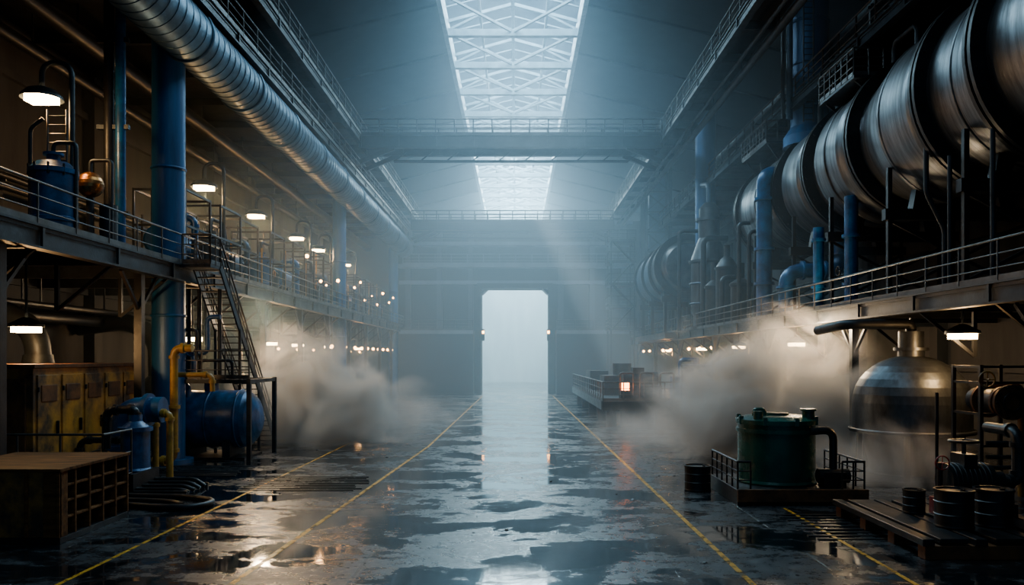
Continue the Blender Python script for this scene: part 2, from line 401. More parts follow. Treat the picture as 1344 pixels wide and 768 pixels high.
while z < 22:
    b.beam((12.9, 79, z), (15.3, 79, z+2), 0.1, 0.1); b.beam((15.3, 79, z), (12.9, 79, z+2), 0.1, 0.1)
    b.beam((12.9, 79, z), (15.3, 79, z), 0.14, 0.14); z += 2
b.obj('lattice_column')
b = B()
for x in (-14.1, -13.7): b.cyl((x, 27.6, ZL), (x, 27.6, 17.3), 0.17, 'blue' if x > -14 else 'black', 14)
for z in (9, 12, 15): b.beam((-14.5, 27.6, z), (-13.4, 27.6, z), 0.15, 0.15)
b.obj('riser_pipes')
b = B()
for x, z, r in ((-14.6, 18.4, 0.18), (-13.9, 18.9, 0.1), (-16.5, 16.2, 0.35), (-18.2, 15.6, 0.25), (-19.4, 10.5, 0.12), (-19.4, 10.9, 0.12), (-18.6, 5.6, 0.22), (-17.9, 6.0, 0.12)):
    b.cyl((x, 8, z), (x, 88.8, z), r, 'black', 12)
for y in range(12, 88, 6):
    b.beam((-18.2, y, 17.4), (-18.2, y, 15.5), 0.06, 0.06); b.beam((-16.5, y, 17.4), (-16.5, y, 16), 0.06, 0.06)
    b.beam((-20, y, 10.7), (-19.2, y, 10.7), 0.08, 0.08); b.beam((-18.6, y, 7.4), (-18.6, y, 5.5), 0.06, 0.06)
    b.beam((-14.6, y, 19.7), (-14.6, y, 18.2), 0.06, 0.06); b.beam((-17.9, y, 7.4), (-17.9, y, 5.9), 0.05, 0.05); b.beam((-13.9, y, 19.7), (-13.9, y, 18.8), 0.05, 0.05)
b.obj('service_pipes')
b = B()
for x, z, r in ((18.6, 16.1, 0.3), (19.6, 14.6, 0.15), (19.7, 9.0, 0.12), (11.9, 18.9, 0.2), (11.3, 19.0, 0.1), (16.5, 20.2, 0.35), (17.6, 20.4, 0.22)):
    b.cyl((x, 8, z), (x, 88.8, z), r, 'steel', 12)
for y in range(12, 88, 6):
    b.beam((18.6, y, 17.2), (18.6, y, 15.9), 0.06, 0.06); b.beam((20, y, 14.6), (19.4, y, 14.6), 0.08, 0.08); b.beam((20, y, 9), (19.5, y, 9), 0.08, 0.08)
    b.beam((11.9, y, 19.7), (11.9, y, 18.7), 0.06, 0.06)
    b.box(16.0, 16.15, y-0.08, y+0.08, 17.3, 20.0); b.box(18.0, 18.15, y-0.08, y+0.08, 17.3, 20.0); b.beam((15.9,y,19.85),(18.3,y,19.85),0.12,0.12)
b.obj('service_pipes')

# ------------------------------------------------------------------ rotary kiln right
def kiln_ring(b, x, y, z, R, w=0.35, bolts=36, k='black'):
    b.lathe((x, y-w/2, z), (0,1,0), [(0, R-0.5), (0, R), (w*0.35, R), (w*0.35, R-0.14), (w*0.65, R-0.14), (w*0.65, R), (w, R), (w, R-0.5)], 56, k, False)
    for i in range(bolts):
        a = 2*math.pi*i/bolts; p = Vector((x+math.cos(a)*(R-0.16), y-w/2-0.06, z+math.sin(a)*(R-0.16)))
        b.cyl(p, p+Vector((0, w+0.12, 0)), 0.05, k, 6)
b = B()
kx, kz = 16.15, 12.7
prof = [(8,3.05),(22.2,3.05),(22.2,3.1),(22.6,3.1),(25.6,3.0),(25.8,3.0),(26.6,3.15),(28.8,3.12),(31.2,2.65),(31.6,2.65),(32.8,3.0),(35.2,2.95),(36.2,2.6),(36.8,2.6),(37.6,2.92),(39.8,2.87),(40.8,2.5),(41.2,2.5),(42.2,2.8),(48.0,2.8),(49.0,2.2),(49.6,1.4),(49.8,0.001)]
b.lathe((kx, 0, kz), (0,1,0), prof, 72, 'kiln')
for y, R in ((17.5,3.42),(22.4,3.5),(25.7,3.42),(31.4,3.2),(36.5,3.1),(41.0,3.0),(48,3.0)): kiln_ring(b, kx, y, kz, R, 0.42)
for y, r in ((12,3.05),(14.5,3.05),(20,3.05),(24,3.05),(28.6,3.12),(34,2.98),(44.5,2.8)): b.torus((kx, y, kz), (0,1,0), r, 0.045, 'kiln', 56, 6)
for y in (19.0, 24.0, 28.9, 34.2, 38.8, 45):
    for dx in (-2.6, 2.6):
        b.box(kx+dx-0.08, kx+dx+0.08, y-0.08, y+0.08, 6.0, 10.9, 'black')
    b.box(kx-2.8, kx+2.8, y-0.15, y+0.15, 9.0, 9.4, 'black')
    b.beam((kx-2.6, y, 6.3), (kx+2.6, y, 9.0), 0.1, 0.1, 'black'); b.beam((kx+2.6, y, 6.3), (kx-2.6, y, 9.0), 0.1, 0.1, 'black')
    for dx in (-1.6, 1.6): b.beam((kx+dx, y, 9.3), (kx+dx*0.9, y, 10.2), 0.5, 0.4, 'black')
b.obj('rotary_kiln')
b = B()
b.lathe((13.4, 0, 11.2), (0,1,0), [(62,0.001),(62.05,1.7),(62.6,2.1),(65.5,2.35)], 48, 'kiln', False)
b.lathe((13.4, 0, 11.2), (0,1,0), [(65.5,2.35),(74.5,2.35),(76,2.1),(77.2,1.4),(77.8,0.001)], 48, 'bluegrey', False)
for y in (62.6, 65.5, 69, 73): kiln_ring(b, 13.4, y, 11.2, 2.55, 0.3, 20)
for y in (64, 70, 75):
    for dx in (-1.4, 1.4): b.box(13.4+dx-0.12, 13.4+dx+0.12, y-0.12, y+0.12, 6, 9.6, 'black')
    b.box(11.7, 15.1, y-0.15, y+0.15, 8.5, 9.0, 'black')
b.box(11.6, 12.6, 62, 77, 5.5, 6.0, 'steel')
b.obj('storage_drum')

b = B()
for y0, y1, z in ((31.8, 35.4, 15.3), (42.9, 47.5, 15.7)):
    b.box(13.5, 14.7, y0, y1, z-0.1, z, 'steel')
    b.rail((13.5, y0, z), (13.5, y1, z), sp=0.6, th=1.3); b.rail((13.5, y0, z), (14.7, y0, z), sp=0.6, th=1.3); b.rail((13.5, y1, z), (14.7, y1, z), sp=0.6)
    for y in (y0+0.3, y1-0.3): b.beam((13.7, y, z-0.1), (14.4, y, 14.6), 0.1, 0.1); b.beam((14.5, y, z-0.1), (14.6, y, 15.0), 0.1, 0.1)
b.tube([(14.9,29.5,15.3),(14.9,29.5,16.4),(14.9,31.3,16.4),(14.9,31.3,15.2)],0.12,'steel')
b.tube([(15.0,37.0,15.2),(15.0,37.0,16.6),(15.0,39.2,16.6),(15.0,39.2,15.2)],0.14,'steel')
b.tube([(14.6,28,17.4),(14.6,27,18.6),(14.6,20,21.5)],0.07,'ochre')
b.obj('kiln_access_platform')

b = B()
b.lathe((13.6, 56, 6), (0,0,1), [(0,1.35),(0.2,1.35),(0.2,1.1),(1.0,1.1),(1.6,1.3),(4.6,1.3),(4.7,1.42),(4.85,1.42),(4.85,1.3),(6.4,0.75),(7.6,0.75),(7.6,0.95),(7.8,0.95),(7.8,0.7),(8.5,0.7),(8.9,0.35),(8.9,0.2)], 32, 'silver')
b.tube([(13.6,56,14.8),(13.6,56,16.2),(13.6,58,16.6)], 0.2, 'bluegrey')
for i in range(8):
    a = math.pi*2*i/8; b.beam((13.6+1.3*math.cos(a), 56+1.3*math.sin(a), 6.9), (13.6+1.3*math.cos(a), 56+1.3*math.sin(a), 10.6), 0.07, 0.07, 'steel')
b.torus((13.6,56,9.2),(0,0,1),1.32,0.07,'bluegrey',32,6); b.torus((13.6,56,7.8),(0,0,1),1.32,0.07,'bluegrey',32,6)
b.obj('cyclone_separator')
b = B()
b.lathe((13.5, 50.9, 6), (0,0,1), [(0,0.8),(0.2,0.8),(0.2,0.7),(3.6,0.7),(3.65,0.78),(3.8,0.78),(3.8,0.7),(4.3,0.4),(4.5,0.2),(5.2,0.2)], 24, 'steel')
b.lathe((13.3, 53.3, 6), (0,0,1), [(0,0.6),(2.6,0.6),(2.65,0.68),(2.8,0.68),(3.2,0.25),(4.4,0.25)], 24, 'steel')
b.lathe((13.3, 47.0, 6), (0,0,1), [(0,0.6),(2.2,0.6),(2.25,0.68),(2.4,0.68),(2.7,0.2),(3.6,0.2)], 24, 'steel')
b.obj('vertical_silos')
b = B()
b.tube([(12.85,54.5,6),(12.85,54.5,12.2),(14.5,54.5,12.2)],0.2,'steel'); b.tube([(12.1,58.9,6),(12.1,58.9,13.4),(13.5,58.9,13.4)],0.14,'steel')
b.tube([(12.8,49.4,6),(12.8,49.4,9.0),(13.6,49.4,9.0)],0.16,'steel')
b.obj('cyclone_pipework')

b = B()
b.tube([(14.3, 41.5, 13.4), (12.95, 41.5, 13.7), (12.95, 41.5, 6.0)], 0.40, 'blue', 18, 0.9)
for z in (7.8, 9.6, 12.2): b.lathe((12.95, 41.5, z), (0,0,1), [(0,0.52),(0.14,0.52)], 18, 'blue')
b.tube([(12.95, 38.2, 6.0), (12.95, 38.2, 8.2), (15.6, 38.2, 8.2), (15.6, 38.2, 10.2)], 0.34, 'blue', 18, 0.8, True)
b.cyl((13.0, 34.2, 6), (13.0, 34.2, 9.6), 0.22, 'blue'); b.cyl((13.9, 33.0, 6), (13.9, 33.0, 10.7), 0.27, 'blue')
for z in (7.0, 9.0): b.lathe((13.9, 33.0, z), (0,0,1), [(0,0.37),(0.12,0.37)], 16, 'blue'); b.lathe((13.0, 34.2, z), (0,0,1), [(0,0.31),(0.12,0.31)], 16, 'blue')
b.wheel((13.35, 33.0, 7.6), (1,0,0), 0.2, 'black')
b.obj('process_pipes')
b = B()
b.tube([(14.0, 26, 6), (14.0, 26, 8.2), (13.4, 26, 9.4), (13.4, 26, 11)], 0.08, 'steel'); b.cyl((13.3, 24.4, 6), (13.3, 24.4, 10.2), 0.07, 'steel', 8); b.cyl((13.3, 22.2, 6), (13.3, 22.2, 10.4), 0.07, 'steel', 8)
for y in (44, 46.0):
    b.tube([(12.9, y, 6), (12.9, y, 11+0.4*(y-44)), (13.8, y, 11+0.4*(y-44))], 0.12, 'steel')
b.obj('conduit_risers')

b = B()
for x in (9.8, 12.2):
    for y in (82, 85): b.box(x-0.09, x+0.09, y-0.09, y+0.09, 0, 16.5, 'black')
for i, z in enumerate((7, 9.3, 11.6, 13.9, 16.1)):
    b.box(9.6, 12.4, 81.8, 85.2, z-0.12, z, 'black'); b.rail((9.6, 81.9, z), (12.4, 81.9, z), sp=0.9, th=1.6, k='black'); b.rail((9.6, 81.9, z), (9.6, 85.1, z), sp=1, th=1.6, k='black')
    if i: b.beam((9.9 if i%2 else 12.1, 81.8, z-2.3), (12.1 if i%2 else 9.9, 81.8, z), 0.5, 0.15, 'black')
b.obj('stair_tower')

# ------------------------------------------------------------------ under right deck
b = B()
c = (13.4, 27, 0)
pr = [(0,1.5),(0.15,1.5),(0.15,1.25),(1.5,1.6),(1.5,1.95),(1.62,1.95),(1.62,1.85),(2.5,1.85)]
b.lathe(c, (0,0,1), pr, 48, 'silver')
b.lathe(c, (0,0,1), [(2.5+1.6*math.sin(t*math.pi/2/9), 1.85*math.cos(t*math.pi/2/9)) for t in range(9)], 48, 'silver', False)
b.lathe(c, (0,0,1), [(3.95,0.42),(4.25,0.42),(4.25,0.55),(4.35,0.55),(4.35,0.4),(4.9,0.4)], 24, 'silver')
b.torus((13.4,27,1.58), (0,0,1), 1.93, 0.05, 'silver', 48, 6)
b.tube([(13.4,27,4.8), (13.4,27,5.15), (11.2,27,5.15), (11.0, 29, 5.0)], 0.17, 'steel', 12, 0.5)
for i in range(6):
    a = math.pi*2*i/6; b.beam((13.4+1.75*math.cos(a), 27+1.75*math.sin(a), 0), (13.4+1.75*math.cos(a), 27+1.75*math.sin(a), 1.55), 0.14, 0.14, 'steel')
b.obj('bell_vessel')
b = B()
for x in (13.2, 14.6):
    for y in (22.6, 24.0): b.box(x-0.05, x+0.05, y-0.05, y+0.05, 0, 3.8, 'black')
for z in (0.5, 1.5, 2.4, 3.3, 3.75): b.beam((13.2,22.6,z),(14.6,22.6,z),0.07,0.07,'black'); b.beam((13.2,22.6,z),(13.2,24,z),0.07,0.07,'black')
b.cyl((13.9,22.35,2.75),(13.9,24,2.75),0.36,'steel',24)
for y, r in ((22.3,0.5),(22.6,0.44),(23.4,0.5)): b.cyl((13.9,y,2.75),(13.9,y+0.1,2.75),r,'rust',28)
for i in range(10):
    a = math.pi*2*i/10; b.cyl((13.9+0.43*math.cos(a),22.24,2.75+0.43*math.sin(a)),(13.9+0.43*math.cos(a),22.4,2.75+0.43*math.sin(a)),0.035,'black',6)
b.torus((13.9,22.28,2.75),(0,1,0),0.25,0.04,'black',20,6)
b.wheel((13.2,22.3,3.4),(0,1,0),0.22,'ochre'); b.tube([(14.6,23,0),(14.6,23,3.2),(13.5,23,3.2)],0.09,'ochre')
for z in (0.9,1.2,1.6): b.tube([(13.3,22.5,z),(14.6,22.5,z),(14.9,22.5,z+0.8)],0.06,'steel')
b.obj('valve_station')
b = B()
for y, x, r, h in ((36, 15.2, 1.5, 3.4), (47, 14.8, 1.5, 3.2), (58, 14.6, 1.4, 3.4)):
    b.lathe((x,y,0),(0,0,1),[(0,r),(h*0.6,r),(h*0.61,r*1.05),(h*0.65,r*1.05),(h*0.66,r)],36,'silver')
    b.dome((x,y,h*0.66),(0,0,1),r,h*0.3,'silver',36); b.cyl((x,y,h*0.9),(x,y,5.4),0.25,'steel')
b.obj('settling_vats')

b = B()
b.box(6.0, 9.55, 21.6, 24.6, 0.12, 0.42, 'black')
for x in (6.0, 7.1, 8.3, 9.3): b.box(x, x+0.25, 21.55, 24.65, 0, 0.14, 'black')
b.beam((6.0,21.55,0.27),(9.55,21.55,0.27),0.08,0.34,'rust')
c = (7.55, 23.1, 0.42)
b.lathe(c, (0,0,1), [(0,1.1),(0.05,1.12),(0.12,1.08),(1.45,1.08),(1.46,1.13),(1.56,1.13),(1.57,1.08),(1.7,1.08),(1.7,1.14),(1.82,1.14),(1.84,1.08),(1.92,0.8),(1.94,0.3),(1.94,0.001)], 48, 'green')
b.cyl((7.55,23.1,2.3),(7.55,23.1,2.42),0.35,'green',24)
for a in range(8):
    t = a*math.pi/4+0.2; b.box(7.55+1.1*math.cos(t)-0.06, 7.55+1.1*math.cos(t)+0.06, 23.1+1.1*math.sin(t)-0.06, 23.1+1.1*math.sin(t)+0.06, 2.1, 2.34, 'green')
b.tube([(6.85,22.9,2.3),(6.85,22.9,2.52),(7.15,22.9,2.52),(7.15,22.9,2.3)],0.06,'green'); b.cyl((6.85,22.5,2.25),(6.85,22.5,2.5),0.14,'green')
b.cyl((8.3,22.6,2.2),(8.3,22.6,2.5),0.17,'green'); b.cyl((8.3,22.6,2.5),(8.3,22.6,2.56),0.22,'green')
b.tube([(8.2,22.2,1.95),(8.85,22.2,2.0),(8.85,22.2,0.5)],0.11,'black',12,0.3)
b.box(8.5,9.1,21.9,22.4,0.42,0.85,'black'); b.cyl((8.4,22.15,0.72),(9.25,22.15,0.72),0.2,'black')
b.rail((8.9,21.7,0.42),(9.5,21.7,0.42),0.75,0.3,'black',False); b.rail((9.5,21.7,0.42),(9.5,24.5,0.42),0.75,0.6,'black',False)
b.rail((6.05,21.7,0.42),(6.05,24.5,0.42),0.75,0.6,'black',False); b.rail((6.05,21.7,0.42),(6.4,21.7,0.42),0.75,0.3,'black',False)
b.obj('green_storage_tank', 0.012)
def drum(name, x, y, z, r, h, k='black'):
    b = B(); b.lathe((x,y,z),(0,0,1),[(0,r),(0.03,r*1.03),(0.06,r),(h*0.33,r),(h*0.35,r*1.04),(h*0.37,r),(h*0.66,r),(h*0.68,r*1.04),(h*0.7,r),(h-0.05,r),(h-0.04,r*1.05),(h,r*1.05),(h,r*0.93),(h-0.04,r*0.9),(h-0.04,0.001)],32,k)
    b.cyl((x+r*0.5,y,z+h-0.05),(x+r*0.5,y,z+h),0.05,k,10); b.obj(name)
drum('steel_drum', 5.5, 24.1, 0, 0.39, 0.76)

b = B()
for y in (15.9, 17.2, 18.6, 20.0): b.box(8.1, 11.6, y-0.15, y+0.15, 0.0, 0.28, 'rust')
for x in (8.15, 9.2, 10.3, 11.4): b.box(x-0.12, x+0.12, 15.7, 20.2, 0.28, 0.42, 'black')
for x in (8.7, 9.8, 10.9): b.box(x-0.3, x+0.3, 15.75, 20.15, 0.32, 0.42, 'black')
b.obj('equipment_skid', 0.015)
drum('steel_drum', 9.3, 16.9, 0.42, 0.38, 0.8); drum('steel_drum', 10.2, 17.0, 0.42, 0.38, 0.8)
drum('steel_drum', 9.2, 18.4, 0.42, 0.24, 0.55)
b = B()
b.box(9.9, 11.3, 17.9, 19.0, 0.42, 0.7, 'black'); b.cyl((9.9,18.4,1.15),(10.9,18.4,1.15),0.42,'black',24); b.cyl((10.9,18.4,1.15),(11.2,18.4,1.15),0.25,'black',16)
for i in range(8): b.torus((10.0+i*0.11,18.4,1.15),(1,0,0),0.42,0.025,'black',24,6)
b.box(10.2,10.5,18.1,18.7,1.5,1.8,'black'); b.cyl((10.35,18.4,1.8),(10.35,18.4,2.05),0.05,'black',8); b.wheel((10.35,18.4,2.08),(0,0,1),0.3,'black')
b.tube([(11.2,18.4,1.15),(11.6,18.4,1.15),(11.6,18.4,2.3),(11.6,19.6,2.3)],0.13,'black',12,0.3,True)
b.wheel((9.75,18.2,1.6),(0,1,0),0.16,'red'); b.cyl((9.75,18.3,0.4),(9.75,18.3,1.6),0.06,'black',8); b.box(9.6,9.9,18.2,18.5,0.42,0.8,'red')
b.obj('pump_motor', 0.008)
b = B(); b.cyl((11.0,20.8,0),(11.0,20.8,3.1),0.045,'black',8); b.cyl((11.0,20.8,0),(11.0,20.8,0.06),0.2,'black'); b.obj('bollard_post')

b = B()
b.box(5.0, 12.3, 46, 70, 1.25, 1.5, 'steel'); b.box(4.95, 5.15, 46, 70, 1.0, 1.5, 'black'); b.box(5.0, 12.3, 45.9, 46.1, 0.95, 1.5, 'black')
for y in (46.8, 52, 58, 64, 69):
    for x in (5.6, 8.5, 11.6): b.cyl((x,y,0),(x,y,1.3),0.3,'steel',16)
b.box(6.3, 12.2, 48, 69, 0, 1.25, 'black')
b.rail((5.05,46.1,1.5),(5.05,69.9,1.5),1.1,1.4,'rail',True,1.2); b.rail((5.05,46.1,1.5),(12.2,46.1,1.5),1.1,1.2,'rail',True,1.2)
b.obj('loading_platform')
b = B()
b.lathe((10.9,48,1.5),(0,0,1),[(0,0.9),(1.9,0.9),(2.0,0.98),(2.1,0.98),(2.15,0.5),(2.15,0.001)],28,'bluegrey')
b.cyl((10.9,48,3.6),(10.9,48,4.0),0.2,'blue'); b.tube([(10.9,48,3.9),(9.9,48,3.9),(9.9,48,1.5)],0.12,'blue')
b.box(9.3,9.8,47.4,48,1.5,2.9,'blue')
b.obj('platform_tank')
b = B()
b.box(6.6,9.0,49,51,1.5,2.3,'steel'); b.cyl((6.7,50,2.7),(8.9,50,2.7),0.45,'steel',20); b.box(7.3,8.0,49.6,50.4,3.0,3.4,'steel')
for x in (6.2,7.4,8.6): b.tube([(x,47.4,1.5),(x,47.4,3.1),(x+0.8,47.4,3.1),(x+0.8,47.4,1.5)],0.06,'rail')
b.box(6.15,6.75,46.6,47.1,1.5,2.1,'steel'); b.cyl((6.45,46.85,2.1),(6.45,46.85,2.55),0.22,'orange',14); b.cyl((6.45,46.85,2.55),(6.45,46.85,2.62),0.25,'steel',14)
b.box(6,7,54,57,1.5,2.8,'steel'); b.cyl((8,60,1.5),(8,60,3.6),0.7,'steel',20); b.box(5.8,7.2,62,66,1.5,3.0,'steel')
b.obj('compressor_unit')

# ------------------------------------------------------------------ LEFT floor machinery
b = B()
b.box(-19.4, -14, 23.1, 29.6, 0.15, 3.7, 'ochre'); b.box(-19.5, -13.9, 23.0, 29.7, 3.7, 3.82, 'rust'); b.box(-19.3, -14.1, 23.2, 29.5, 0, 0.15, 'black')
for i in range(5):
    y = 23.25 + i*1.28
    b.box(-14.02, -13.95, y, y+1.12, 0.35, 3.5, 'ochre')
    b.box(-13.96, -13.92, y+0.15, y+0.95, 2.7, 3.2, 'rust')
    b.box(-13.95, -13.86, y+0.9, y+0.96, 1.7, 2.1, 'black')
    for z in (0.6, 0.7, 0.8, 0.9): b.box(-13.96, -13.92, y+0.2, y+0.9, z, z+0.04, 'black')
    for z in (0.8, 3.0): b.box(-13.97, -13.9, y-0.02, y+0.05, z, z+0.15, 'black')
for i in range(4):
    x = -19.2 + i*1.3; b.box(x, x+1.1, 23.04, 23.12, 0.4, 3.4, 'rust')
b.obj('switchgear_cabinet', 0.02)
b = B()
x0,x1,y0,y1,h = -12.6,-9.77,17.06,20.1,1.62
b.box(x0,x1-0.35,y0+0.3,y1,0.08,h-0.05,'wood'); b.box(x0-0.03,x1+0.03,y0-0.03,y1+0.03,h-0.07,h,'wood'); b.box(x0,x1,y0,y1,0.0,0.14,'black')
n = 5
for i in range(n+1):
    y = y0 + (y1-y0-0.07)*i/n; b.box(x1-0.36, x1, y, y+0.07, 0.14, h-0.07, 'wood')
for z in (0.5, 0.86, 1.2): b.box(x1-0.34, x1-0.02, y0+0.05, y1-0.02, z, z+0.05, 'wood')
for i in range(5):
    x = x0 + (x1-x0-0.07)*i/4; b.box(x, x+0.07, y0-0.02, y0+0.31, 0.14, h-0.07, 'wood')
b.box(x0+0.03, x1-0.03, y0+0.03, y0+0.06, 0.14, h-0.07, 'ochre')
b.obj('compartment_crate', 0.01)
b = B()
for p, q in (((-16,21.8,0),(-11.3,21.8,0)), ((-11.3,21.8,0),(-11.3,23.4,0))): b.rail(p,q,1.9,1.2,'rail',False)
b.obj('floor_guard_rail')

b = B()
cy, cz, r = 32.2, 1.55, 1.15
b.lathe((-13.6, cy, cz),(1,0,0),[(0,r),(2.6,r)],40,'blue'); b.dome((-11.0,cy,cz),(1,0,0),r,0.75,'blue',40); b.dome((-13.6,cy,cz),(-1,0,0),r,0.6,'blue',40)
for x in (-13.3,-12.2,-11.05): b.torus((x,cy,cz),(1,0,0),r,0.05,'blue',40,6)
for x in (-13.0,-11.4): b.box(x-0.15,x+0.15,cy-0.9,cy+0.9,0,0.75,'steel')
b.box(-13.8,-10.6,cy-1.1,cy+1.1,0,0.1,'black')
b.cyl((-12.3,cy,cz+r-0.05),(-12.3,cy,cz+r+0.3),0.28,'blue'); b.cyl((-12.3,cy,cz+r+0.3),(-12.3,cy,cz+r+0.38),0.38,'blue')
b.tube([(-13.0,cy-0.6,cz+0.9),(-13.0,cy-0.6,cz+1.4),(-14.0,cy-0.6,cz+1.4),(-14.0,cy-0.6,0)],0.12,'blue')
b.obj('horizontal_pressure_tank')
b = B()
for x in (-13.9,-10.25):
    for y in (30.6, 33.8): b.box(x-0.08,x+0.08,y-0.08,y+0.08,0,4.3 if x<-12 else 3.2,'steel')
for z in (3.1,):
    for y in (30.6,33.8): b.beam((-13.9,y,z),(-10.25,y,z),0.12,0.15)
    for x in (-13.9,-10.25): b.beam((x,30.6,z),(x,33.8,z),0.12,0.15)
for i in range(9): b.beam((-13.6+i*0.4,30.6,3.1),(-13.6+i*0.4,33.8,3.1),0.06,0.04)
b.rail((-13.9,30.6,3.18),(-10.25,30.6,3.18),1.1,0.9)
for x in (-13.4,-12.8,-12.4,-11.6): b.cyl((x,31.2,3.1),(x,31.2,6.7),0.08,'blue' if x<-13 else 'steel',10)
b.tube([(-13.6,31.0,4.2),(-12.0,31.0,4.2),(-12.0,31.0,5.6),(-11.5,31.0,5.6)],0.09,'blue'); b.wheel((-12.6,30.9,4.3),(0,1,0),0.22,'blue')
b.tube([(-13.2,30.9,3.2),(-13.2,30.9,5.1),(-12.4,30.9,5.1),(-12.4,30.9,3.9),(-11.0,30.9,3.9),(-11.0,30.9,3.2)],0.06,'steel')
for x in (-13.6,-12.9): b.lathe((x,31.6,3.15),(0,0,1),[(0,0.22),(0.9,0.22),(1.0,0.1),(1.2,0.1)],16,'blue')
b.obj('tank_service_frame')

b = B()
n = 30; ya, za, yb, zb = 30.6, ZL, 37.6, 0.0
xs0, xs1 = -12.35, -11.35
for i in range(n):
    t = (i+0.5)/n; y = ya+(yb-ya)*t; z = za+(zb-za)*t
    b.box(xs0, xs1, y-0.13, y+0.13, z-0.02, z+0.02, 'steel')
for x in (xs0, xs1):
    b.beam((x,ya,za),(x,yb,zb+0.05),0.06,0.28,'steel')
    for hh, r in ((1.05,0.035),(0.7,0.022),(0.38,0.022)): b.cyl((x,ya,za+hh),(x,yb,zb+hh),r,'rail',6)
    for i in range(8):
        t = i/7; q = Vector((x, ya+(yb-ya)*t, za+(zb-za)*t)); b.cyl(q,q+Vector((0,0,1.05)),0.03,'rail',6)
b.box(-12.5, xs1, 29.6, 30.7, ZL-0.12, ZL, 'steel'); b.rail((xs1,29.6,ZL),(xs1,30.6,ZL),1.1,0.5); b.rail((-12.4,29.6,ZL),(xs1,29.6,ZL),1.1,0.5)
for z in (2.6, 5.2):
    yy = ya+(yb-ya)*(1-z/ZL)
    for x in (xs0, xs1): b.beam((x,yy,0),(x,yy,z),0.1,0.1)
b.obj('steel_staircase')

b = B()
b.tube([(-11.5,28.3,4.35),(-12.15,28.3,4.35),(-12.15,28.3,0.35),(-12.9,28.3,0.35)],0.14,'yellow',14,0.4,True)
b.lathe((-12.15,28.3,2.2),(0,0,1),[(0,0.22),(0.12,0.22)],14,'yellow')
b.tube([(-12.15,28.6,3.4),(-10.9,28.6,3.4),(-10.9,28.6,2.8)],0.09,'yellow',12,0.25,True)
b.tube([(-12.9,27.2,0),(-12.9,27.2,2.0),(-12.3,27.2,2.0),(-12.3,27.2,0.0)],0.1,'yellow',12,0.35,True)
b.obj('gas_pipe')
b = B()
cx, cy = -11.75, 24.6
b.lathe((cx,cy,0.5),(0,0,1),[(0,0.42),(0.06,0.47),(0.12,0.42),(1.25,0.42),(1.25,0.5),(1.37,0.5),(1.38,0.4),(1.55,0.2),(1.6,0.2),(1.75,0.2)],32,'blue')
b.tube([(cx,cy,2.1),(cx,cy,2.4),(cx-0.9,cy,2.4),(cx-0.9,cy,1.2)],0.13,'black',12,0.3,True)
for a in range(4):
    t = a*math.pi/2+0.78; b.beam((cx+0.4*math.cos(t),cy+0.4*math.sin(t),0),(cx+0.4*math.cos(t),cy+0.4*math.sin(t),0.6),0.08,0.08,'black')
for y in (23.4,23.8,24.2,24.6): b.tube([(cx-0.2,y,0.1+0.1*(y-23)),(-9.9,y,0.1+0.1*(y-23)),(-9.6,y,0.05)],0.06,'black')
b.box(-11.9,-9.6,23.2,23.3,0,0.12,'black'); b.box(-11.9,-9.6,24.8,24.9,0,0.12,'black'); b.beam((-11.2,23.2,0.35),(-11.2,24.9,0.35),0.1,0.5,'black')
b.obj('blue_filter_vessel')
b = B()
b.tube([(-11.2,22.6,0.09),(-9.2,22.4,0.09),(-8.2,21.8,0.09),(-8.3,20.9,0.09),(-9.3,20.8,0.09),(-10.3,21.2,0.09),(-11.2,21.3,0.09)],0.085,'black',10,0.6)
b.tube([(-11.0,22.0,0.09),(-9.4,21.7,0.09),(-8.9,21.2,0.09)],0.07,'black',10,0.5)
b.obj('floor_hose')
b = B()
cx, cy = -12.9, 26.2
b.tube([(cx,cy-0.0,0.1),(cx,cy,2.3),(cx+1.3,cy,2.3)],0.42,'blue',20,0.8,False)
b.lathe((cx,cy,1.0),(0,0,1),[(0,0.55),(0.14,0.55)],20,'blue'); b.lathe((cx+0.75,cy,2.3),(1,0,0),[(0,0.54),(0.14,0.54)],20,'blue'); b.lathe((cx,cy,0.0),(0,0,1),[(0,0.65),(0.2,0.65)],20,'black')
b.tube([(cx+1.2,cy-0.2,2.2),(cx+1.6,cy-0.2,2.2),(cx+1.6,cy-0.2,0.0)],0.11,'yellow',12,0.3,True)
b.tube([(cx-0.9,cy-1,0),(cx-0.9,cy-1,1.4),(cx+0.6,cy-1,1.4),(cx+0.6,cy-1,0)],0.1,'black',12,0.3,True)
b.obj('blue_elbow_duct')
b = B()
b.box(-13.2,-11.6,40,41.4,0,2.2,'steel'); b.box(-13.1,-11.9,40,41.2,2.2,3.0,'steel'); b.box(-11.2,-9.8,43,44.4,0,1.4,'steel')
b.obj('equipment_boxes', 0.03)

